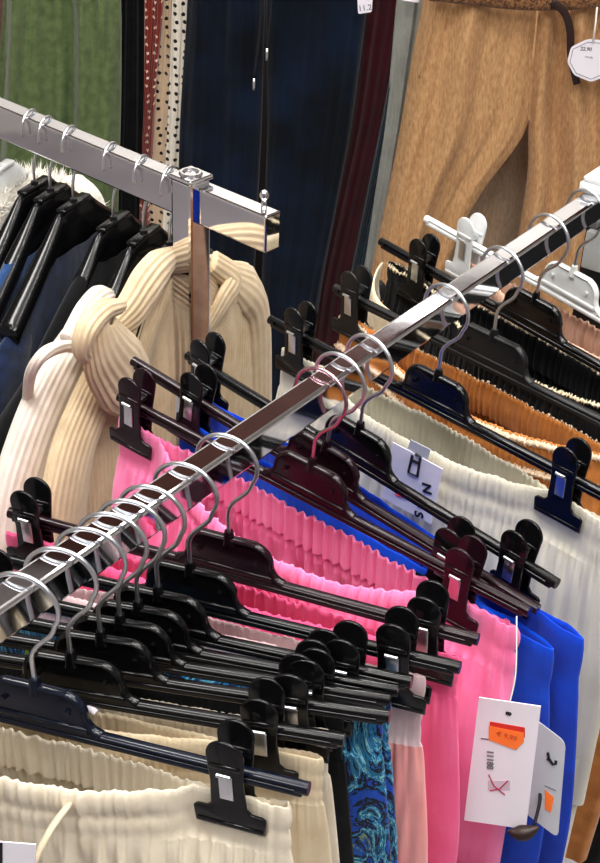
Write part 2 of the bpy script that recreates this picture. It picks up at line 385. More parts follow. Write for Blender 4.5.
# ------------------------------------------------------------------ trousers and shorts hung from their waistbands
def pants(key, name, label, cat, mat, tL, tR, ov=(.02, .02), bf=.02, bb=.01, z0=-.118, bth=.016, bthb=None, band=.036, channels=3, gfreq=75, gamp=.0016,
          rise=.25, total=.75, flare=.012, waist_mat=None, seed=1, fold=.004, parts=(), sagf=.3, sagb=.1, group=None, t0=.0018, ybias=0, pleat=.5, chan_amp=.0018, trims=(), ribs=False):
    h = HG[key]
    root = thing(name, label, cat, (h['c'][0], h['c'][1], ZT), (0, 0, HANG + R(h['ang'])), group)
    g = np.random.default_rng(seed)
    x0, x1 = tL - ov[0], tR + ov[1]; xc = (x0 + x1) / 2; W = (x1 - x0) / 2
    NH = 330
    s = np.linspace(0, 1, NH, endpoint=False)
    xi = -.35 * np.cos(math.pi * s) + .65 * (2 * s - 1)
    xi_all = np.concatenate([xi, -xi]); sg = np.concatenate([-np.ones(NH), np.ones(NH)])
    u = np.concatenate([(xi + 1) / 4, .5 + (xi + 1) / 4])
    per = 4 * W
    ph = 2 * math.pi * gfreq * per / .4 * .25 * u * 4 + 4.5 * wobble(u, seed + 1, 6, 3)
    ridge = np.sin(ph) * (.6 + .7 * wobble(u, seed + 2, 5, 9)) + .35 * np.sin(1.73 * ph + 1)
    ph2 = ph * .43 + 1.1 * wobble(u, seed + 5, 5, 4)
    ridge2 = np.sin(ph2) * (.8 + .5 * wobble(u, seed + 7, 5, 5))
    tl = math.tan(R(h['tilt']))
    def row(v, inset=0, yscale=1, leg=None):
        m = float(sstep(v / .13)); mb_ = float(sstep((v - band) / .03))
        Wv = W * (1 - 0.0) + flare * float(sstep((v - band * .5) / .16))
        x = xi_all * Wv
        e = np.sqrt(np.clip(1 - np.abs(xi_all) ** 5, 0, 1))
        X = x + xc
        q = (X - tL - .017) / (tR - tL - .034)
        ins = (q > 0) & (q < 1)
        sh = np.where(ins, np.sin(math.pi * np.clip(q, 0, 1)) ** .8, 0)
        outb = np.where(~ins, np.clip((np.abs(np.where(q < .5, X - tL, X - tR)) - .017) / .02, 0, 1), 0)
        B = np.where(sg < 0, bf, bb)
        bt = t0 + sh * B + outb * .005
        bd = np.where(sg < 0, bth, bthb if bthb is not None else bth) * (.75 + .25 * wobble(xi_all * .5 + .3 * sg, seed + 3, 4, 1.0))
        b = bt * (1 - m) + (bd * .8 + .3 * sh * B) * m
        b = b - inset
        gv = gamp * ((1 - mb_) * (.75 if v > 0 else .55) + mb_ * (.35 + 1.3 * math.exp(-(v - band) / .05)) * pleat)
        gg = gv * (ridge * (1 - .8 * mb_) + 1.6 * ridge2 * mb_)
        ch = 0
        if 0 <= v < band: ch = chan_amp * (abs(math.sin(math.pi * v / (band / channels))) ** .6)
        elif v >= band: ch = .002 + .003 * (1 - math.exp(-(v - band) / .02))
        fl = fold * float(sstep((v - band) / .1)) * wobble(u, seed + 9, 5, 3.2) * (1 + .25 * math.sin(v * 14 + seed))
        fl = fl + .0012 * wobble(u + v * .35, seed + 21, 4, 9) * float(sstep((v - band) / .05))
        nearc = np.clip((np.minimum(np.abs(X - tL), np.abs(X - tR)) - .014) / .022, .08, 1) if v < band else 1
        gg = gg * nearc; ch = ch * nearc; fl = fl * min(1.0, bth / .012)
        y = sg * (b * e) + sg * (gg + ch + fl) * e
        if ribs and v > band: y = y + sg * .0013 * np.sin(2 * math.pi * 130 * X) * e
        y = y + ybias * (1 - m)
        endn = np.sign(xi_all) * np.clip((np.abs(xi_all) - .9) / .1, 0, 1) ** 2
        X = X + endn * (ch + gg - inset)
        sag = np.where(sg < 0, sagf * bf, sagb * bb) * sh * (1 - m)
        z = z0 - v - sag + .36 * gamp * np.sin(ph * 1.0 + 1) * (.6 + .5 * wobble(u, seed + 33, 4, 11)) * (1 - mb_) - X * tl + .0018 * wobble(u, seed + 31, 5, 6) * (1 - m)
        return np.stack([X, y, z], 1)
    rows_band = [row(.03, .003), row(.015, .0028), row(.003, .0024), row(-.0008, .0012)] + [row(v) for v in np.arange(0, band + .001, band / (channels * 5))]
    mbn = MB(); mbn.rings(np.array(rows_band)); w = mbn.build('waistband', waist_mat or mat, root)
    for tn, tm, v0, v1, out in trims:
        tb = MB(); rr = []
        for k, v in enumerate(np.linspace(v0, v1, 7)):
            q = row(v); q[:, 1] += sg * (out + .0012 * math.sin(math.pi * k / 6) + .0012 * np.sin(ph * 1.9 + 1.5 * math.sin(v * 900))); q[:, 2] += .0014 * np.sin(ph * 2.3) * (1 if k in (0, 6) else .3)
            rr.append(q)
        tb.rings(np.array(rr)); tb.build(tn, tm, root)
    vb = list(np.arange(band, .11, .004)) + list(np.arange(.11, rise + .02, .01))
    body = MB(); body.rings(np.array([row(v) for v in vb]))
    # legs
    for sx in (-1, 1):
        R_ = []
        for v in list(np.arange(rise - .03, total, .03)) + [total]:
            full = row(v)
            cxl = xc + sx * (W + flare) / 2
            k = float(sstep((v - rise + .03) / .03))
            th = np.linspace(0, 2 * math.pi, 121)[:-1]
            Wl = (W + flare) / 2 * (.99 - .12 * (v - rise) / (total - rise + .01))
            X = cxl + Wl * np.cos(th) * (1 - .0) 
            yy = np.sign(np.sin(th)) * np.abs(np.sin(th)) ** .6 * (bth * .85) + fold * wobble(th / 6.283, seed + 40 + sx, 5, 2.0) * .9
            R_.append(np.stack([X, yy, z0 - v - X * tl + 0 * th], 1))
        body.rings(np.array(R_), inv=True)
    body.build('trousers', mat, root)
    return root

# hanger table: key, s along rail, yaw, tilt, half length, clip places
clip_hanger('A', .023, 17, -3, .156, (-.112, .115), blue_pl, 'nearest black clip hanger, its clip gripping the cream shorts at the lower edge', clipm=black_pl)
clip_hanger('B', .051, 22, -3, .155, (-.112, .112), black_pl, 'second nearest black clip hanger, holding the beige shorts')
clip_hanger('C', .074, 22, -4, .166, (-.112, .114), black_pl, 'third black clip hanger from the front, its bar tip showing past the beige shorts')
clip_hanger('D', .092, 22, -3, .158, (-.115, .114), black_pl, 'fourth black clip hanger from the front, holding the black trousers')
clip_hanger('E', .108, 20, -3, .155, (-.115, .112), black_pl, 'fifth black clip hanger from the front, above the first leaf print trousers')
clip_hanger('F', .126, 17.5, -3, .155, (-.115, .118), black_pl, 'sixth black clip hanger from the front, above the second leaf print trousers')
clip_hanger('G', .156, 15, -3, .170, (-.158, .134), black_pl, 'black clip hanger over the coral ribbed trousers, big clip at its right end')
clip_hanger('H', .196, 13, -2, .164, (-.148, .134), plum_pl, 'plum black clip hanger holding the hot pink trousers', clipm=black_pl)
clip_hanger('I', .298, 0, 4, .174, (-.160, .126), plum_pl, 'plum clip hanger with a hook painted with a pink reflection, holding the light pink trousers', hook=steel_pink_refl, clipm=plum_pl)
clip_hanger('J', .322, -1.5, 8, .180, (-.118, .112), plum_pl, 'plum clip hanger partly behind the one with the pink reflection hook, above royal blue trousers', clipm=black_pl)
clip_hanger('K', .356, -7, 4, .176, (-.157, .146), black_pl, 'black clip hanger in front of the cream satin trousers, holding bright blue trousers')
clip_hanger('L', .458, -8, 1, .178, (-.146, .126), black_pl, 'black clip hanger above the cream satin trousers with the card tag')
clip_hanger('M', .542, -10, 0, .176, (-.154, .146), matte_black, 'black clip hanger with a large plain centre plate, above the caramel shorts', deep=.005)
clip_hanger('N', .622, -11, 4, .178, (-.128, .14), black_pl, 'black clip hanger over the black gathered skirt')
clip_hanger('O', .690, -14, 3, .180, (-.124, .14), white_pl, 'white plastic clip hanger, farthest along the rail beside the white clamp')

gA = pants('A', 'shorts', 'cream shorts with a ribbed elastic waist and drawstring, nearest the lower left corner', 'shorts', cream_rib, -.112, .115, (.03, .040), bf=.026, bb=.004, z0=-.117, channels=2, gfreq=60, gamp=.0019, total=.42, seed=3, bth=.02, bthb=.008, sagf=.12, chan_amp=.0020, pleat=1.2)
gB = pants('B', 'shorts', 'beige shorts just behind the cream drawstring shorts', 'shorts', beige_rib, -.112, .112, (.03, .040), bf=.006, bb=.004, z0=-.116, gfreq=90, gamp=.0008, total=.42, seed=5, bth=.007, bthb=.006, chan_amp=.0009)
pants('C', 'shorts', 'ivory shorts squeezed between the beige shorts and the black trousers', 'shorts', ivory_cot, -.112, .114, (.02, .028), bf=.003, bb=.002, gfreq=90, gamp=.0007, total=.45, seed=8, bth=.005, chan_amp=.0008)
pants('D', 'trousers', 'plain black trousers showing as a dark strip beside the leaf print trousers', 'trousers', black_cot, -.115, .114, (.02, .026), bf=.002, bb=.002, gfreq=90, gamp=.0006, seed=9, bth=.004, fold=.002, chan_amp=.0008)
pants('E', 'leaf_print_trousers', 'navy trousers with a blue and turquoise leaf print, nearer of the two', 'trousers', leafm, -.115, .112, (.02, .044), bf=.002, bb=.002, gfreq=90, gamp=.0006, seed=12, bth=.004, fold=.002, group='leaf print trousers', chan_amp=.0008)
pants('F', 'leaf_print_trousers', 'navy trousers with a leaf print, the pair touching the coral ribbed trousers', 'trousers', leafm, -.115, .118, (.02, .034), bf=.003, bb=.003, gfreq=90, gamp=.0006, seed=14, bth=.005, fold=.003, group='leaf print trousers', chan_amp=.0008)
pants('G', 'trousers', 'coral ribbed trousers with a pale pink satin waistband', 'trousers', coral, -.158, .134, (.02, .024), bf=.004, bb=.007, gfreq=70, gamp=.0012, seed=16, bth=.008, bthb=.012, waist_mat=pale_waist, fold=.003, z0=-.114, pleat=1.0, band=.056, channels=3, ribs=True)
pants('H', 'trousers', 'hot pink jersey trousers in front of the light pink pair', 'trousers', pink_hot, -.148, .134, (.02, .026), bf=.006, bb=.012, gfreq=50, gamp=.0024, seed=18, bth=.012, band=.034)
pants('I', 'trousers', 'light pink jersey trousers with a wide gathered waist and a white price tag', 'trousers', pink_light, -.160, .126, (.024, .036), bf=.036, bb=.001, z0=-.118, gfreq=50, gamp=.0032, seed=21, bth=.026, bthb=.004, band=.040, channels=2, chan_amp=.0030, sagf=.45, pleat=.8)
pants('J', 'trousers', 'royal blue trousers directly behind the light pink trousers', 'trousers', blue_royal, -.118, .112, (.03, .071), bf=.001, bb=.010, z0=-.124, gfreq=60, gamp=.0003, seed=24, bth=.004, bthb=.012, band=.038, channels=1, fold=.006)
pants('K', 'trousers', 'bright blue trousers in front of the cream satin trousers, wearing a grey swing tag', 'trousers', blue_royal2, -.157, .146, (.014, .052), bf=.004, bb=.008, z0=-.129, gfreq=60, gamp=.0003, seed=27, bth=.010, bthb=.018, band=.04, channels=1, fold=.006)
pants('L', 'trousers', 'cream satin trousers with a deep gathered elastic waist', 'trousers', cream_satin, -.146, .126, (.022, .045), bf=.022, bb=.010, z0=-.120, gfreq=72, gamp=.0019, seed=30, bth=.024, band=.040, channels=2, sagf=.2)
pants('M', 'shorts', 'caramel shorts with a cream lace trim, behind the cream satin trousers', 'shorts', caramel, -.154, .146, (.016, .03), bf=.030, bb=.004, z0=-.122, gfreq=80, gamp=.0024, seed=33, bth=.018, band=.030, channels=2, total=.42, sagf=.3, trims=[('lace_trim', lace, .000, .005, .0012), ('lace_trim', lace, .027, .033, .0016)])
gN = pants('N', 'skirt', 'black gathered skirt between the caramel shorts and the tan pink shorts', 'skirt', black_cot, -.128, .14, (.046, .03), bf=.030, bb=.012, z0=-.116, gfreq=60, gamp=.0018, seed=36, bth=.022, band=.034, channels=2, rise=.36, total=.5, trims=[('waist_binding', cream_knit, -.001, .0022, .001)])
pants('O', 'shorts', 'tan pink gathered shorts on the white hanger', 'shorts', tan_pink, -.124, .14, (.016, .03), bf=.022, bb=.008, z0=-.118, gfreq=64, gamp=.0024, seed=39, bth=.018, band=.03, total=.42, channels=2)
# cream lining folded out at the left end of the black skirt
def lining(root, mat):
    V = []; n = 40
    for i in range(n + 1):
        t = i / n; ang_ = math.pi * (.05 + .95 * t)
        x = -.184 + .060 * t ** 1.3; y = .004 - .046 * math.sin(min(t * 1.15, 1) * math.pi / 2)
        top = -.119 - .010 * t; bot = -.158 - .034 * math.sin(math.pi * min(1, t * .8)); 
        for k in range(9):
            q = k / 8; V.append((x, y - .004 * math.sin(math.pi * q) - .004, top + (bot - top) * q - x * math.tan(R(4))))
    Fc = [(i * 9 + k, i * 9 + k + 1, (i + 1) * 9 + k + 1, (i + 1) * 9 + k) for i in range(n) for k in range(8)]
    o = MB().add(V, Fc).build('lining', mat, root); md = o.modifiers.new('thick', 'SOLIDIFY'); md.thickness = .0015
lining(gN, cream_knit)
# drawstring of the cream shorts, a knotted cord end on the beige pair
mb = MB(); mb.tube(spline([(.034, -.026, -.128), (.033, -.0440, -.128), (.029, -.0560, -.142), (.025, -.0620, -.165), (.022, -.066, -.27)], 40), .0042, 10, flat=.45, up=(0, 1, 0)); mb.build('drawstring', beige_rib, gA)
mb = MB(); mb.tube(spline([(.002, .006, -.118), (.008, .004, -.108), (.014, -.002, -.104), (.019, -.004, -.106)], 20), [.0016] * 10 + list(np.linspace(.0017, .0034, 11))[:11], 8) if False else mb.tube(spline([(.002, .006, -.118), (.008, .004, -.108), (.014, -.002, -.104), (.019, -.004, -.106)], 21), .0024, 8); mb.build('drawstring', paper, gB)

# ------------------------------------------------------------------ the room
def struct(name, mb, mat, smooth=False, label=None):
    o = mb.build(name, mat, None, smooth=smooth); o['kind'] = 'structure'; return o
floor_m = fabric('pale_shop_floor', (150, 144, 148), (172, 166, 170), 3, .05, 200, rough=.35, sheen=0, spec=.4)
wall_m = simple('off_white_wall', (200, 196, 190), .8)
wall_dark = simple('dark_shop_wall', (40, 34, 34), .8)
wood_m = fabric('dark_wood_fascia', (66, 38, 32), (84, 50, 42), 5, .1, 200, rough=.5, sheen=0, stretch=(1, 1, 10))
ceil_m = simple('ceiling_white', (222, 220, 216), .9)
struct('floor', MB().box((0, .6, -.05), (7, 6.4, .1)), floor_m)
struct('reflected_dark_strip', MB().box((2.55, 1.6, .006), (1.9, 3.3, .012)), black_cot)  # unseen dark strip, added so the diagonal rail's side face reflects dark
struct('wall_back', MB().box((0, 3.35, 1.6), (7, .1, 3.2)), wall_dark)
struct('trim_1', MB().box((0, 3.28, 2.0), (6.9, .04, .84)), wall_m)
struct('trim_2', MB().box((0, 3.14, 2.80), (6.9, .32, .76)), wood_m)
struct('wall_left', MB().box((-3.55, .6, 1.6), (.1, 6.4, 3.2)), wall_m)
struct('wall_right', MB().box((3.55, .6, 1.6), (.1, 6.4, 3.2)), wall_m)
struct('ceiling', MB().box((0, .6, 3.25), (7.2, 6.4, .1)), ceil_m)

# ------------------------------------------------------------------ second rack with tops
PZ = at_depth(190, 188, 1.3)[2]                # height of that rail's top
QA = at_z(0, 107, PZ); QB = at_z(266, 217, PZ)
Qd = (QB - QA) / np.linalg.norm(QB - QA)
Qn = np.array([-Qd[1], Qd[0], 0])              # away from the camera
QW, QH = .020, .036
def q_pt(s, back=0, dz=0): return QA + Qd * s + Qn * back + np.array([0, 0, dz])
Lq = np.linalg.norm(QB - QA)
post_p = at_z(186, 184, PZ)
ps = (post_p - QA) @ Qd
rot_q = Matrix.Rotation(math.atan2(Qd[1], Qd[0]), 4, 'Z')
r2 = thing('clothes_rail', 'flat chrome rail end on a square post, above the knitted cardigans at upper left', 'clothes rail', (post_p[0], post_p[1], 0))
mb = MB(); square_tube(mb, q_pt(-.9, QW / 2), q_pt(Lq, QW / 2), QW, QH, .002, -QH / 2); wbuild(mb, 'rail', chrome, r2, smooth=False)
mb = MB(); c = q_pt(ps, .006); mb.box((c[0], c[1], PZ / 2 + .003), (.027, .027, PZ + .004), .003, 2, rot_q); wbuild(mb, 'post', chrome, r2, smooth=False)
mb = MB(); mb.box((c[0], c[1], PZ + .006), (.031, .031, .005), .002, 2, rot_q)
mb.tube([(c[0] + .009 * math.cos(t), c[1] + .009 * math.sin(t), PZ + .009) for t in np.linspace(0, 2 * math.pi, 24, endpoint=False)], .0022, 6, closed=True)
wbuild(mb, 'post_cap', chrome, r2, smooth=False)
mb = MB(); c = q_pt(Lq - .012, QW / 2); mb.tube([c, c + [0, 0, .011]], .0026, 10); mb.tube([c + [0, 0, .009 + .0065 * (1 - math.cos(t)) / 2 * 1.6] for t in np.linspace(0, math.pi, 8)], [max(.0006, .0045 * math.sin(t)) for t in np.linspace(0, math.pi, 8)], 12)
wbuild(mb, 'stop_pin', chrome, r2)
mb = MB(); c = q_pt(-.9, .006); mb.box((c[0], c[1], PZ / 2), (.027, .027, PZ), .003, 2, rot_q); wbuild(mb, 'post', chrome, r2, smooth=False)
for s_ in (-.9, ps):
    mb = MB(); c = q_pt(s_, .006); square_tube(mb, (c - Qn * .28) * [1, 1, 0] + [0, 0, .02], (c + Qn * .28) * [1, 1, 0] + [0, 0, .02], .04, .03, .003)
    wbuild(mb, 'foot_bar', chrome, r2, smooth=False)

def top_hanger(joint_px, ang, W, drop, mat, label, group='black hangers on the upper left rack'):
    """broad shouldered hanger; local +x is the near shoulder"""
    j = at_z(joint_px[0], joint_px[1], PZ - .078)
    s = (j - QA) @ Qd
    c = q_pt(s, QW / 2)
    root = thing('coat_hanger', label, 'hanger', (c[0], c[1], PZ), (0, 0, R(ang)), group)
    hk = [(0, 0, -.078), (0, 0, -.060), (-.004, 0, -.048), (-.014, 0, -.036)] + [(-x * .72, 0, z) for x, z in arc(0, -.014, .0225, .0175, -35, 195, 20)]
    h = MB(); h.tube(spline(hk, 110), .0016, 8); h.build('hook', steel, root)
    b = MB()
    def prof(x):
        a = abs(x); return -.079 - drop * (max(0, a - .030) / (W - .030)) ** .92
    xs = np.concatenate([np.linspace(-W, -.032, 22), np.linspace(-.028, .028, 8), np.linspace(.032, W, 22)])
    # body: deep arm, cross-section a flattened arch
    V = []; n = 14
    for x in xs:
        a = abs(x); th = .0055 + .0075 * (a / W) ** .8; dp = (.060 if a < .031 else .026 + .030 * max(0, 1 - (a - .03) / .03)) if a < W * .985 else .012
        zt = prof(x)
        for k in range(n):
            t = 2 * math.pi * k / n
            V.append((x, th * math.cos(t), zt - dp / 2 + dp / 2 * (abs(math.sin(t)) ** .7) * (1 if math.sin(t) > 0 else -1)))
    Fc = [(i * n + k, i * n + (k + 1) % n, (i + 1) * n + (k + 1) % n, (i + 1) * n + k) for i in range(len(xs) - 1) for k in range(n)]
    Fc += [tuple(range(n))[::-1], tuple((len(xs) - 1) * n + k for k in range(n))]
    b.add(V, Fc); b.tube([(0, 0, -.082), (0, 0, -.073)], [.006, .0035], 10)
    b.box((0, 0, -.0785), (.052, .012, .005), .002, 2)
    b.build('hanger_body', mat, root, angle=60)
    return root, j, s

def hung_top(root, name, label, cat, mat, W, drop, th=.018, length=.62, rib=0, ribamp=0, seed=1, start=.05, sleeve=True, neck_z=-.098, spread=.03, group=None, sleeve_out=.03, asym=0, near=True):
    o = thing(name, label, cat, root.location, root.rotation_euler, group)
    NH = 420 if rib else 200
    s = np.linspace(0, 1, NH, endpoint=False); xi = -.4 * np.cos(math.pi * s) + .6 * (2 * s - 1)
    X_ = np.concatenate([xi, -xi]); sg = np.concatenate([-np.ones(NH), np.ones(NH)]); u = np.concatenate([(xi + 1) / 4, .5 + (xi + 1) / 4])
    rows = []
    vs = np.concatenate([np.linspace(0, drop * 1.25, 26), np.linspace(drop * 1.25 + .012, length, 34)])
    for v in vs:
        if v < drop * 1.25:
            k = v / (drop * 1.25); w = start + (W + .012 - start) * (k ** .85 if k > 0 else 0); w = min(w, W + .012)
            w = start + (W + .012 - start) * (1 - (1 - k) ** 2.0)
        else: w = W + .012 + spread * float(sstep((v - drop * 1.25) / .3))
        e = np.sqrt(np.clip(1 - np.abs(X_) ** 3, 0, 1))
        m = float(sstep(v / .12))
        y = sg * e * (th * (.8 + .2 * m)) + sg * e * .006 * m * wobble(u, seed, 5, 2.4) * (1 + .3 * math.sin(9 * v))
        if rib: y = y + sg * e ** .5 * ribamp * np.sin(2 * math.pi * rib * X_ * w)
        rows.append(np.stack([X_ * w + asym * w, y, neck_z - v + .002 * wobble(u, seed + 3, 4, 3)], 1))
    b = MB(); b.rings(np.array(rows)); b.build('body', mat, o)
    if sleeve:
        for sx in (-1, 1):
            if sx > 0 and not near: continue
            P = spline([(sx * (W * .62), 0, neck_z - drop * .5), (sx * (W * .9), 0, neck_z - drop * .88), (sx * (W + .008), 0, neck_z - drop * 1.22), (sx * (W + sleeve_out), -.004, neck_z - drop - .13), (sx * (W + sleeve_out + .012), -.004, neck_z - drop - .30), (sx * (W + sleeve_out + .002), 0, neck_z - drop - .48)], 60)
            nn = 72 if rib else 24
            V = []; Fc = []
            m_ = len(P)
            for i, p in enumerate(P):
                k = i / (m_ - 1); T = P[min(i + 1, m_ - 1)] - P[max(i - 1, 0)]; T /= np.linalg.norm(T)
                a = np.array([0, 1.0, 0]); bb_ = np.cross(T, a)
                for q in range(nn):
                    t = 2 * math.pi * q / nn
                    rr = (.032 * (1 - .15 * k)) * min(1, .4 + k * 3.2)
                    rp = 1 + (.035 * math.sin(18 * t) if rib else 0) + .06 * math.sin(3 * t + 7 * k + seed)
                    V.append(p + rr * rp * (math.cos(t) * a * (th / .03) + math.sin(t) * bb_))
            for i in range(m_ - 1):
                for q in range(nn): l = (q + 1) % nn; Fc.append((i * nn + q, i * nn + l, (i + 1) * nn + l, (i + 1) * nn + q))
            sl = MB(); sl.add(V, Fc); sl.build('sleeve', mat, o)
    return o

TH = [  # joint px, yaw, half width, drop, hanger material, label
 ((2, 167), -112, .17, .095, white_pl, 'white plastic coat hanger at the left edge below the white fur'),
 ((35, 185), -112, .17, .10, black_pl, 'black coat hanger next to the white one on the upper left rack'),
 ((46, 194), -112, .17, .10, black_pl, 'second black coat hanger from the left on the upper left rack'),
 ((70, 204), -112, .17, .10, black_pl, 'middle black coat hanger with a broad shiny arm over dark denim'),
 ((110, 222), -112, .17, .105, black_pl, 'black coat hanger over the black jumper on the upper left rack'),
 ((137, 237), -112, .17, .105, black_pl, 'black coat hanger over the off white cardigan, near the chrome post'),
 ((163, 249), -112, .165, .105, black_pl, 'black coat hanger under the beige cardigan, touching the chrome post'),
]
HO = []
for jp, an, W_, dr, hm, hl in TH:
    root, j, s_ = top_hanger(jp, an, .135, dr * .135 / W_, hm, hl)
    HO.append(root)
fj = hung_top(HO[0], 'fur_jacket', 'white fluffy faux fur jacket at the left edge of the upper rack', 'jacket', fur_m, .17, .085, .02, seed=50, neck_z=-.100)
b = MB()
for k in range(5200):
    a_ = rng.uniform(-.18, .18); yy = rng.uniform(-.02, .02)
    fr_ = min(1, max(0, abs(a_) - .05) / .132); zz = -.101 - (1 - math.sqrt(1 - fr_)) * .106 - abs(yy) * .7
    if rng.random() < .5: zz -= rng.uniform(0, .10); yy = math.copysign(.021, yy)
    l = rng.uniform(.010, .022); d = np.array([rng.normal(0, .5), rng.normal(0, .6) + yy * 30, rng.normal(.5, .5)]); d /= np.linalg.norm(d)
    p = np.array([a_, yy, zz]); q = p + d * l; w_ = np.cross(d, [0, 0, 1.0]); w_ = w_ / (np.linalg.norm(w_) + 1e-6) * .0009
    b.add([p - w_, p + w_, q], [(0, 1, 2)])
b.build('fur', fur_m, fj, smooth=False)
hung_top(HO[1], 'striped_shirt', 'blue and white striped shirt between the fur jacket and the denim', 'shirt', stripe_f, .165, .10, .010, seed=51, neck_z=-.118)
hung_top(HO[2], 'denim_jacket', 'mid blue denim jacket beside the striped shirt, sleeve at the left edge', 'jacket', denim_mid, .165, .10, .014, seed=52, neck_z=-.122, start=.09, sleeve_out=.05)
hung_top(HO[3], 'denim_jacket', 'dark navy denim jacket under the middle broad black hanger', 'jacket', denim, .155, .10, .014, seed=53, neck_z=-.118, start=.07, sleeve_out=.03)
hung_top(HO[4], 'jumper', 'black jumper sloping down beside the off white cardigan', 'jumper', black_cot, .215, .135, .018, seed=54, neck_z=-.104, start=.05, sleeve_out=.055)
hung_top(HO[5], 'cardigan', 'off white ribbed cardigan left of the beige cardigan', 'cardigan', card_white, .19, .125, .016, rib=150, ribamp=.0012, seed=55, neck_z=-.118, start=.03, sleeve_out=.04, near=False)
cb = hung_top(HO[6], 'cardigan', 'beige ribbed cardigan with a knotted tie, beside the chrome post', 'cardigan', card_beige, .185, .125, .018, rib=150, ribamp=.0014, seed=56, neck_z=-.094, start=.03, sleeve_out=.03, near=False)
nG = np.array([math.cos(R(-22)), math.sin(R(-22)), 0])
def ribbed_band(root, name, mat, pts, off, r, P0, flat=.6, ribs=16, n=96, amp=.05):
    P = spline([at_plane(x, y, np.array(P0) + nG * o_, nG) for (x, y), o_ in zip(pts, off)], 50)
    inv = np.array(root_inv(root)); P = P @ inv[:3, :3].T + inv[:3, 3]
    m_ = len(P); rr = np.interp(np.linspace(0, 1, m_), np.linspace(0, 1, len(r)), r)
    V = []; Fc = []
    a = np.array([0, 1.0, 0])
    for i in range(m_):
        T = P[min(i + 1, m_ - 1)] - P[max(i - 1, 0)]; T /= np.linalg.norm(T)
        a2 = a - T * (a @ T); a2 /= np.linalg.norm(a2); bb_ = np.cross(T, a2)
        for q in range(n):
            t = 2 * math.pi * q / n; k = rr[i] * (1 + amp * math.sin(ribs * t) + .05 * math.sin(3 * t + i * .12))
            V.append(P[i] + k * (math.cos(t) * a2 * flat + math.sin(t) * bb_))
    for i in range(m_ - 1):
        for q in range(n): l = (q + 1) % n; Fc.append((i * n + q, i * n + l, (i + 1) * n + l, (i + 1) * n + q))
    Fc += [tuple(range(n))[::-1], tuple((m_ - 1) * n + q for q in range(n))]
    MB().add(V, Fc).build(name, mat, root)
L6 = HO[6].location; L5 = HO[5].location
ribbed_band(cb, 'collar', card_beige, [(172, 258), (156, 272), (142, 290), (128, 312), (112, 330)], (.008, .016, .018, .018, .016), (.012, .020, .022, .020, .012), L6)
ribbed_band(cb, 'tie', card_beige, [(112, 308), (100, 322), (104, 348), (120, 372), (134, 388), (140, 402)], (.03, .034, .034, .03, .026, .02), (.010, .020, .030, .036, .030, .008), L6, .35, 22)
ribbed_band(cb, 'tie', card_beige, [(120, 306), (102, 312), (86, 330), (82, 350), (92, 356)], (.03, .036, .038, .034, .026), (.007, .009, .010, .009, .007), L6, .9, 10)
ribbed_band(cb, 'tie', card_beige, [(212, 262), (232, 280), (222, 302), (206, 330)], (.012, .022, .024, .02), (.012, .016, .014, .010), L6, .5, 12)
cw = [o for o in D.objects if o.get('label', '') == 'off white ribbed cardigan left of the beige cardigan'][0]
ribbed_band(cw, 'collar', card_white, [(108, 300), (98, 306), (86, 322), (72, 345)], (.006, .010, .012, .010), (.012, .019, .022, .018), L5)
ribbed_band(cw, 'sleeve', card_white, [(98, 318), (78, 350), (56, 392), (36, 440), (20, 495), (14, 560), (10, 640)], (0, .002, .004, .004, .004, .004, .004), (.018, .030, .036, .038, .040, .040, .038), L5, .5, 26, amp=.03)
ribbed_band(cb, 'sleeve', card_beige, [(116, 330), (106, 366), (88, 410), (72, 452), (62, 505), (58, 570), (56, 650)], (.004, .006, .008, .008, .008, .008, .008), (.016, .024, .028, .030, .032, .034, .034), L6, .5, 24, amp=.03)
ribbed_band(cw, 'tie', card_white, [(27, 400), (31, 372), (46, 353), (68, 346), (90, 354)], (-.004, .020, .032, .032, .022), (.005, .0055, .006, .0055, .005), L5, .9, 8)

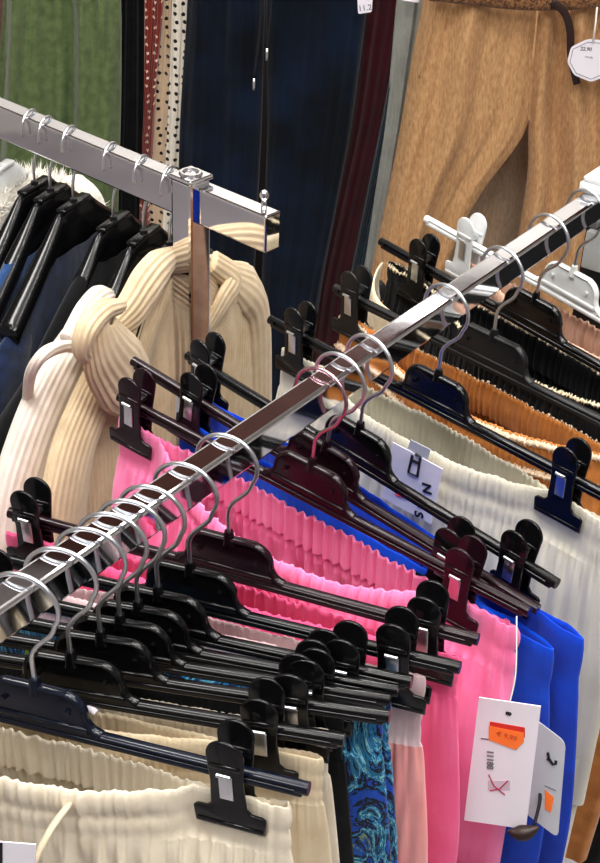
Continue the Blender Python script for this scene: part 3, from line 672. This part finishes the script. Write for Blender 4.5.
# ------------------------------------------------------------------ clothes along the back wall
rl = thing('wall_rail', 'chrome rail along the back wall carrying the row of hanging clothes', 'clothes rail', (0, 2.72, 0))
mb = MB(); mb.tube([(-1.6, 2.72, 1.36), (1.6, 2.72, 1.36)], .014, 14)
for x in (-1.5, 0, 1.5): mb.tube([(x, 2.72, 1.36), (x, 3.3, 1.36)], .01, 10)
wbuild(mb, 'rail', chrome, rl)
def backdrop(name, label, cat, sections, Y, mat, th=.03, nf=4, amp=.010, seed=1, ext_top=1.34, ext_bot=.03, group=None, base_group=None, part=None):
    """clothes hung flat: sections = list of edge polylines [(py, xl, xr), ...] on the upright plane at distance Y"""
    root = thing(name, label, cat, (0, Y, 0), (0, 0, 0), group)
    for si, (pn, pm, sec) in enumerate(sections):
        W3 = [(at_y(xl, py, Y), at_y(xr, py, Y)) for py, xl, xr in sec]
        zs = [(a[2] + b[2]) / 2 for a, b in W3]; xl = [a[0] for a, b in W3]; xr = [b[0] for a, b in W3]
        if sec[0][0] <= 0 and ext_top > zs[0]:
            zs = [ext_top] + zs; xl = [xl[0] + .04 * (1 if xl[0] < xr[0] else -1) * .3] + xl; xr = [xr[0] - .012] + xr
        if ext_bot < zs[-1] and sec[-1][0] > 190:
            sl = (xl[-1] - xl[-2]) / (zs[-1] - zs[-2]); sr = (xr[-1] - xr[-2]) / (zs[-1] - zs[-2])
            xl = xl + [xl[-1] + sl * (ext_bot - zs[-1])]; xr = xr + [xr[-1] + sr * (ext_bot - zs[-1])]; zs = zs + [ext_bot]
            if xr[-1] - xl[-1] < .03: xr[-1] = xl[-1] + .03
        zz = np.linspace(zs[0], zs[-1], 90)
        XL = np.interp(-zz, -np.array(zs), xl); XR = np.interp(-zz, -np.array(zs), xr)
        ker = np.ones(7) / 7
        XL = np.convolve(np.pad(XL, 3, 'edge'), ker, 'valid'); XR = np.convolve(np.pad(XR, 3, 'edge'), ker, 'valid')
        n = 180; t = np.linspace(0, 2 * math.pi, n, endpoint=False)
        X = -np.cos(t); sgn = -np.sign(np.sin(t)); e = np.abs(np.sin(t)) ** .5
        rows = []
        for k, z in enumerate(zz):
            v = zs[0] - z
            uu = (X + 1) / 2
            f = amp * wobble(uu * .5 + .02 * math.sin(5 * v + seed) + (0 if si == 0 else .3 * si), seed + si, 3, nf * .8) * (.35 + .65 * min(1, v / .35)) + .12 * amp * wobble(uu * .5 + v * .1, seed + 60, 4, nf * 2)
            rows.append(np.stack([(XL[k] + XR[k]) / 2 + X * (XR[k] - XL[k]) / 2, sgn * e * th / 2 + f * np.where(sgn < 0, 1, .4), np.full(n, z)], 1))
        b = MB(); b.rings(np.array(rows), inv=False); b.build(pn, pm, root)
    return root
B = backdrop
B('trousers', 'mauve brown garment at the top left edge beside the green dress', 'trousers', [('leg', mauve, [(0, -60, 6), (200, -55, 10)])], 2.72, mauve, seed=70)
B('dress', 'olive green crepe dress hanging in soft folds at upper left', 'dress', [('skirt', green_cr, [(0, 4, 121), (90, -2, 121), (200, -6, 118)])], 2.60, green_cr, .06, 4.2, .036, seed=71)
B('trousers', 'black tiered garment between the green dress and the dotted ones', 'trousers', [('leg', black_cot, [(0, 118, 147), (200, 112, 150)])], 2.66, black_cot, seed=72)
B('dotted_dress', 'rust red dress with small white dots', 'dress', [('skirt', rust_dot, [(0, 144, 164), (100, 144, 155), (200, 140, 150)])], 2.62, rust_dot, .03, seed=73)
B('dotted_dress', 'beige dress with black dots beside the rust dotted one', 'dress', [('skirt', cream_dot, [(0, 160, 176), (100, 150, 176), (200, 145, 172)])], 2.64, cream_dot, .03, 3, .006, seed=74)
B('dotted_dress', 'white dress with black dots next to the navy velvet trousers', 'dress', [('skirt', white_dot, [(0, 172, 190), (65, 170, 186), (200, 164, 180)])], 2.60, white_dot, .02, 2, .004, seed=75)
B('trousers', 'plain white garment edge against the navy velvet trousers', 'trousers', [('leg', white_f, [(0, 183, 196), (200, 168, 186)])], 2.66, white_f, seed=76)
nv = B('velvet_trousers', 'navy velvet trousers with hanging drawcords in the middle of the back row', 'trousers', [('leg', navy_velvet, [(0, 188, 265), (120, 180, 262), (280, 176, 254), (420, 174, 246)]), ('leg', navy_velvet, [(0, 266, 368), (120, 268, 352), (280, 262, 322), (420, 256, 302)])], 2.58, navy_velvet, .06, 3, .014, seed=77)
mb = MB()
for (a, b_) in (((270, -30), (267, 48)), ((262, -30), (254, 78))):
    p = at_y(a[0], a[1], 2.515); q = at_y(b_[0], b_[1], 2.515)
    mb.tube(spline([p, (p + q) / 2 + [.004, 0, 0], q], 16), .0028, 8)
wbuild(mb, 'drawcord', dk_thread, nv)
for b_ in ((267, 48), (254, 78)):
    mb = MB(); q = at_y(b_[0], b_[1], 2.515); mb.tube([q, q + [0, 0, -.022]], .003, 8); wbuild(mb, 'cord_tip', steel, nv)
B('velvet_trousers', 'burgundy velvet trousers seen edge on behind the navy pair', 'trousers', [('leg', burg, [(0, 362, 408), (120, 350, 386), (280, 318, 352), (420, 300, 335)])], 2.64, burg, .05, 2, .01, seed=78)
B('velvet_trousers', 'dark teal velvet trousers edge between burgundy and grey ones', 'trousers', [('leg', teal, [(0, 400, 412), (120, 378, 396), (280, 346, 366), (420, 330, 350)])], 2.63, teal, seed=79)
B('trousers', 'light grey trousers folded beside the tan corduroy trousers', 'trousers', [('leg', grey_f, [(0, 396, 432), (120, 386, 412), (280, 362, 384), (420, 350, 368)])], 2.62, grey_f, .04, 3, .008, seed=80)
tc_ = B('corduroy_trousers', 'tan corduroy trousers with a braided belt and hanging hexagonal tag', 'trousers', [
    ('leg', cord, [(0, 424, 541), (60, 412, 536), (128, 401, 530), (160, 395, 503), (200, 387, 474), (280, 370, 440), (420, 345, 405)]),
    ('leg', cord, [(0, 538, 645), (60, 533, 648), (128, 527, 652), (170, 529, 655), (280, 512, 650), (420, 490, 640)])], 2.52, cord, .06, 3.2, .022, seed=81)
B('corduroy_trousers', 'taupe corduroy trousers seen between the legs of the tan pair', 'trousers', [('leg', cord_taupe, [(0, 450, 540), (200, 425, 528), (300, 400, 512), (420, 380, 495)])], 2.66, cord_taupe, .04, 3, .01, seed=82)
mb = MB(); p0 = at_y(430, -9, 2.465); p1 = at_y(540, 1, 2.465); p2 = at_y(648, -6, 2.465)
mb.tube(spline([p0, p1, p2], 60), .017, 12, flat=.35, up=(0, 1, 0)); wbuild(mb, 'belt', braid, tc_)
mb = MB()
Pq = [at_y(x, y, 2.455) for x, y in ((552, 2), (564, 12), (570, 30), (571, 55), (577, 84))]
mb.tube(spline(Pq, 40), .007, 10, flat=.3, up=(0, 1, 0)); wbuild(mb, 'belt_end', leather, tc_)
mb = MB(); 
for (a, b_) in (((538, 6), (532, 118)),): mb.tube(spline([at_y(538, 4, 2.465), at_y(533, 60, 2.465), at_y(529, 122, 2.483)], 30), .0022, 6)
wbuild(mb, 'fly_seam', cord, tc_)
mb = MB(); mb.tube(spline([at_y(434, -4, 2.484), at_y(430, 30, 2.484), at_y(419, 78, 2.484)], 20), .002, 6); wbuild(mb, 'pocket_seam', cord, tc_)

kp = at_depth(372, 291, 1.5)
ku = thing('rack_upright', 'thin black upright with a ribbed round knob, behind the caramel shorts', 'post', (kp[0], kp[1], 0))
mb = MB(); mb.tube([(kp[0], kp[1], 0), (kp[0], kp[1], kp[2] - .01)], .006, 12); wbuild(mb, 'pole', matte_black, ku)
mb = MB(); mb.tube([(kp[0], kp[1], kp[2] + z_) for z_ in np.linspace(-.014, .014, 41)], [max(.001, .0155 * math.sqrt(max(0, 1 - (z_ / .0143) ** 2)) + .0005 * math.sin(z_ * 2600)) for z_ in np.linspace(-.014, .014, 41)], 28); wbuild(mb, 'knob', matte_black, ku)

# ------------------------------------------------------------------ swing tags
def card(name, label, corners, P0, n, mat, th=.0008, round_=0, group=None):
    """flat card given by its corners on a real upright plane; returns root and local 2D frame"""
    n = np.array(n, float); n /= np.linalg.norm(n)
    P = [at_plane(x, y, P0, n) for x, y in corners]
    c = sum(P) / len(P)
    ex = P[1] - P[0]; ex -= n * (ex @ n); w = np.linalg.norm(ex); ex /= w
    ez = np.cross(ex, n); 
    if ez[2] < 0: ez = -ez
    m3 = Matrix(((ex[0], -n[0] * 0 + np.cross(ez, ex)[0], ez[0]), (ex[1], np.cross(ez, ex)[1], ez[1]), (ex[2], np.cross(ez, ex)[2], ez[2])))
    root = thing(name, label, 'tag', c, m3.to_euler(), group)
    loc = [((p - c) @ ex, (p - c) @ ez) for p in P]
    if round_:
        out = []
        k = len(loc)
        for i in range(k):
            a = np.array(loc[i - 1]); b = np.array(loc[i]); d = np.array(loc[(i + 1) % k])
            u1 = (a - b) / np.linalg.norm(a - b); u2 = (d - b) / np.linalg.norm(d - b)
            for t in np.linspace(0, 1, 6):
                s0 = b + u1 * round_; s1 = b + u2 * round_
                out.append(tuple((1 - t) ** 2 * s0 + 2 * t * (1 - t) * b + t * t * s1))
        poly = out
    else: poly = loc
    mb = MB(); mb.plate(poly, -th / 2, th / 2, .0001); mb.build('card', mat, root, smooth=False)
    zs = [q[1] for q in loc]; xs = [q[0] for q in loc]
    return root, (min(xs), max(xs), min(zs), max(zs)), (c, ex, ez, n)
def on_card(fr, px, py):
    c, ex, ez, n = fr; p = at_plane(px, py, c, n); return ((p - c) @ ex, (p - c) @ ez)
def decal(root, fr, name, mat, pts_px, lift=.0007):
    sgn = -1 if (CAM - fr[0]) @ np.cross(fr[2], fr[1]) < 0 else 1
    pts = [on_card(fr, *p) for p in pts_px]
    mb = MB(); mb.plate(pts, -.0001 + lift * sgn, .0001 + lift * sgn, 0); return mb.build(name, mat, root, smooth=False)
def stroke(root, fr, name, mat, pts_px, r, lift=.0006):
    sgn = -1 if (CAM - fr[0]) @ np.cross(fr[2], fr[1]) < 0 else 1
    mb = MB()
    for line in pts_px:
        P = [on_card(fr, *p) for p in line]; mb.tube([(x, sgn * lift, z) for x, z in P], r, 6)
    return mb.build(name, mat, root, smooth=False)
def letters(root, fr, txt, px, py, size, ang, mat, bold=.0002):
    x, z = on_card(fr, px, py); sgn = -1 if (CAM - fr[0]) @ np.cross(fr[2], fr[1]) < 0 else 1
    m = Matrix.Translation((x, sgn * .0008, z)) @ Matrix.Rotation(R(90), 4, 'X') @ Matrix.Rotation(R(ang), 4, 'Z')
    if sgn > 0: m = Matrix.Translation((x, .0008, z)) @ Matrix.Rotation(R(180), 4, 'Z') @ Matrix.Rotation(R(90), 4, 'X') @ Matrix.Rotation(R(ang), 4, 'Z')
    return text_mesh(txt, size, mat, root, m, bold=bold)
hI = HG['I']; eI = rail_pt(hI['s']) + Hd * .15
nc = np.array([-.25, -1, .12]); nc /= np.linalg.norm(nc)
# white price tag on the light pink trousers
PT = at_depth(500, 760, .93)
rt, bx, fr = card('price_tag', 'white price tag with an orange sticker hanging on the light pink trousers', [(479, 697), (541, 706), (526, 829), (464, 820)], PT, nc, paper)
decal(rt, fr, 'red_label', red_st, [(490, 721), (525, 727), (525, 737), (489, 733)], .0006)
decal(rt, fr, 'price_sticker', orange_st, [(489, 725), (524, 732), (524, 741), (516, 749), (489, 739)], .0009)
letters(rt, fr, '€ 9,99', 507, 735, .0052, -9, dkorange, 0).location.y = (-.0004 if (CAM - fr[0]) @ np.cross(fr[2], fr[1]) < 0 else .0004)
letters(rt, fr, '8', 509, 713, .005, 80, ink)
letters(rt, fr, '11188', 490, 759, .0062, -88, grey_ink, .0001)
stroke(rt, fr, 'pen_mark', ink, [[(481, 738), (490, 739)], [(511, 746), (517, 749)]], .0003)
decal(rt, fr, 'size_panel', simple('faint_print', (208, 190, 204), .6), [(488, 780), (510, 780), (510, 790), (488, 790)], .0005)
stroke(rt, fr, 'red_cross', red_ink, [[(489, 774), (494, 785), (505, 794)], [(508, 780), (500, 788), (490, 790)]], .0004, .0008)
mb = MB(); q = at_plane(509, 706, PT, nc); mb.tube(spline([q, q + [.003, .01, .02], q + [.002, .03, .05]], 14), .0005, 6); wbuild(mb, 'string', thread, rt)
# grey swing tag on the blue trousers
PT2 = at_depth(550, 780, .955)
rt, bx, fr = card('swing_tag', 'pale grey swing tag with rounded corners on the bright blue trousers', [(530, 715), (566, 742), (558, 838), (524, 812)], PT2, nc, paper_grey, round_=.006)
stroke(rt, fr, 'logo', ink, [[(548, 752), (549, 758), (553, 764), (556, 763), (556, 760)], [(547, 758), (551, 760)]], .0010)
decal(rt, fr, 'price_sticker', orange_st, [(545, 789), (554, 797), (551, 812), (545, 808)])
stroke(rt, fr, 'pen_mark', grey_ink, [[(545, 785), (556, 790)]], .0003)
mb = MB(); p = at_depth(537, 775, .97); mb.tube(spline([at_depth(531, 765, .97), at_depth(538, 785, .965), at_depth(540, 800, .96), at_depth(534, 826, .955)], 24), .0012, 6)
wbuild(mb, 'dark_string', dk_thread, rt)
bd = MB(); c0 = at_depth(523, 832, .945); bd.tube([c0 + np.array([-.010 + .02 * t, 0, -.004 * math.sin(3 * t) + .006 * t]) for t in np.linspace(0, 1, 9)], [max(.001, .0055 * math.sin(math.pi * t)) for t in np.linspace(0.04, .96, 9)], 10)
wbuild(bd, 'toggle', leather, rt)
# white card on the cream satin trousers
hL = HG['L']; nL = np.array([math.sin(R(hL['ang']) + HANG), -math.cos(R(hL['ang']) + HANG), 0]); PL = rail_pt(hL['s']) + nL * .040
rt, bx, fr = card('swing_tag', 'white card with a square black logo on the cream satin trousers', [(393, 442), (443, 469), (431, 524), (381, 497)], PL, nL, paper)
stroke(rt, fr, 'logo', ink, [[(416, 454), (421, 457), (418, 476), (409, 472), (413, 455)], [(413, 460), (420, 463)]], .0012)
letters(rt, fr, 'N', 427, 488, .012, -78, ink, .0003)
letters(rt, fr, 'S', 419, 514, .012, -78, ink, .0003)
letters(rt, fr, '&', 421, 505, .009, -78, ink, .0001)
stroke(rt, fr, 'red_pen_mark', red_st, [[(395, 491), (398, 495), (408, 498), (409, 494)]], .0007)
mb = MB(); mb.plate([on_card(fr, *p) for p in ((410, 440), (430, 450), (426, 462), (406, 452))], .0006, .0012, 0); mb.build('card_tab', paper_grey, rt, smooth=False)
# card under the post
P3 = at_z(178, 372, 1.03); n3 = np.array([-.3, -1, .1]); n3 /= np.linalg.norm(n3)
rt, bx, fr = card('swing_tag', 'grey card tag behind the chrome post below the beige cardigan', [(162, 362), (183, 344), (181, 420), (160, 415)], P3, n3, paper_grey)
letters(rt, fr, 'S', 174, 372, .011, 75, ink, .0003); letters(rt, fr, 'I', 171, 379, .009, 75, ink, .0003)
# small card on the cream shorts at the lower left
P4 = at_depth(15, 852, .70); 
rt, bx, fr = card('swing_tag', 'small white card with a dark edge on the cream shorts, lower left corner', [(-4, 841), (36, 844), (35, 900), (-4, 898)], P4, nc, paper)
decal(rt, fr, 'dark_stripe', ink, [(-3, 842), (3, 842), (3, 898), (-3, 897)])
# hexagon tag on the corduroy trousers and small tags on the back row
nb = np.array([0, -1.0, 0])
hexp = [(590 + 23.5 * math.cos(R(a)), 60 + 22.5 * math.sin(R(a))) for a in range(-75, 285, 51)]
hexp = [(588, 39), (601, 40), (613, 55), (611, 74), (591, 82), (574, 75), (567, 62), (571, 47)]
rt, bx, fr = card('swing_tag', 'white hexagonal swing tag on the tan corduroy trousers, upper right', hexp, (0, 2.445, 0), nb, paper, .0015, .006)
stroke(rt, fr, 'printed_border', grey_ink, [[(588, 42), (600, 43), (610, 56), (608, 72), (591, 79), (576, 73), (570, 62), (573, 49), (588, 42)]], .0006, .0008)
letters(rt, fr, '22.90', 586, 49, .009, 0, ink, .0001); letters(rt, fr, 'moda', 589, 57, .006, -6, grey_ink, 0)
mb = MB(); mb.tube([at_y(593, 43, 2.442), at_y(596, 20, 2.45), at_y(598, -5, 2.475)], .0018, 6); wbuild(mb, 'string', thread, rt)
rt, bx, fr = card('swing_tag', 'small white tag at the top edge over the navy velvet trousers', [(357, -10), (373, -10), (372, 12), (358, 14)], (0, 2.50, 0), nb, paper, .001, .004)
letters(rt, fr, '11.2', 365, 8, .014, 8, grey_ink, .0001)
rt, bx, fr = card('swing_tag', 'small white tag at the top edge over the grey trousers', [(400, -14), (420, -14), (419, 3), (401, 0)], (0, 2.55, 0), nb, paper, .001, .004)

# ------------------------------------------------------------------ lights
def area(name, loc, size, power, rot=(0, 0, 0), color=(1, .98, .95)):
    l = D.lights.new(name, 'AREA'); l.shape = 'RECTANGLE'; l.size, l.size_y = size; l.energy = power; l.color = color
    o = D.objects.new(name, l); COL.objects.link(o); o.location = loc; o.rotation_euler = rot; return o
for i, (x, y, p) in enumerate(((-1.2, -.6, 22), (1.2, -.6, 22), (-1.0, 1.0, 26), (1.1, 1.2, 26), (0.1, .1, 30), (0, 2.0, 10))):
    area('ceiling_panel_light', (x, y, 3.15), (.9, .3), p)
for x in (-1.5, 0, 1.5):
    area('added_wall_fill', (x, 3.06, 2.40), (1.2, .08), 7, (R(12), 0, 0))  # added lamps, brighten the pale wall band that the rail top reflects
for (x, y) in ((.5, .6), (-.5, .4), (.9, .2), (-.2, 1.5), (-.9, 1.3), (.7, 1.6), (.2, -.8)):
    l = D.lights.new('ceiling_spot_light', 'POINT'); l.energy = 11; l.shadow_soft_size = .05; l.color = (1, .97, .93)
    o = D.objects.new('ceiling_spot_light', l); COL.objects.link(o); o.location = (x, y, 3.0)
w = D.worlds.new('world'); SC.world = w; w.use_nodes = True
w.node_tree.nodes['Background'].inputs[0].default_value = (.95, .96, 1, 1); w.node_tree.nodes['Background'].inputs[1].default_value = .3
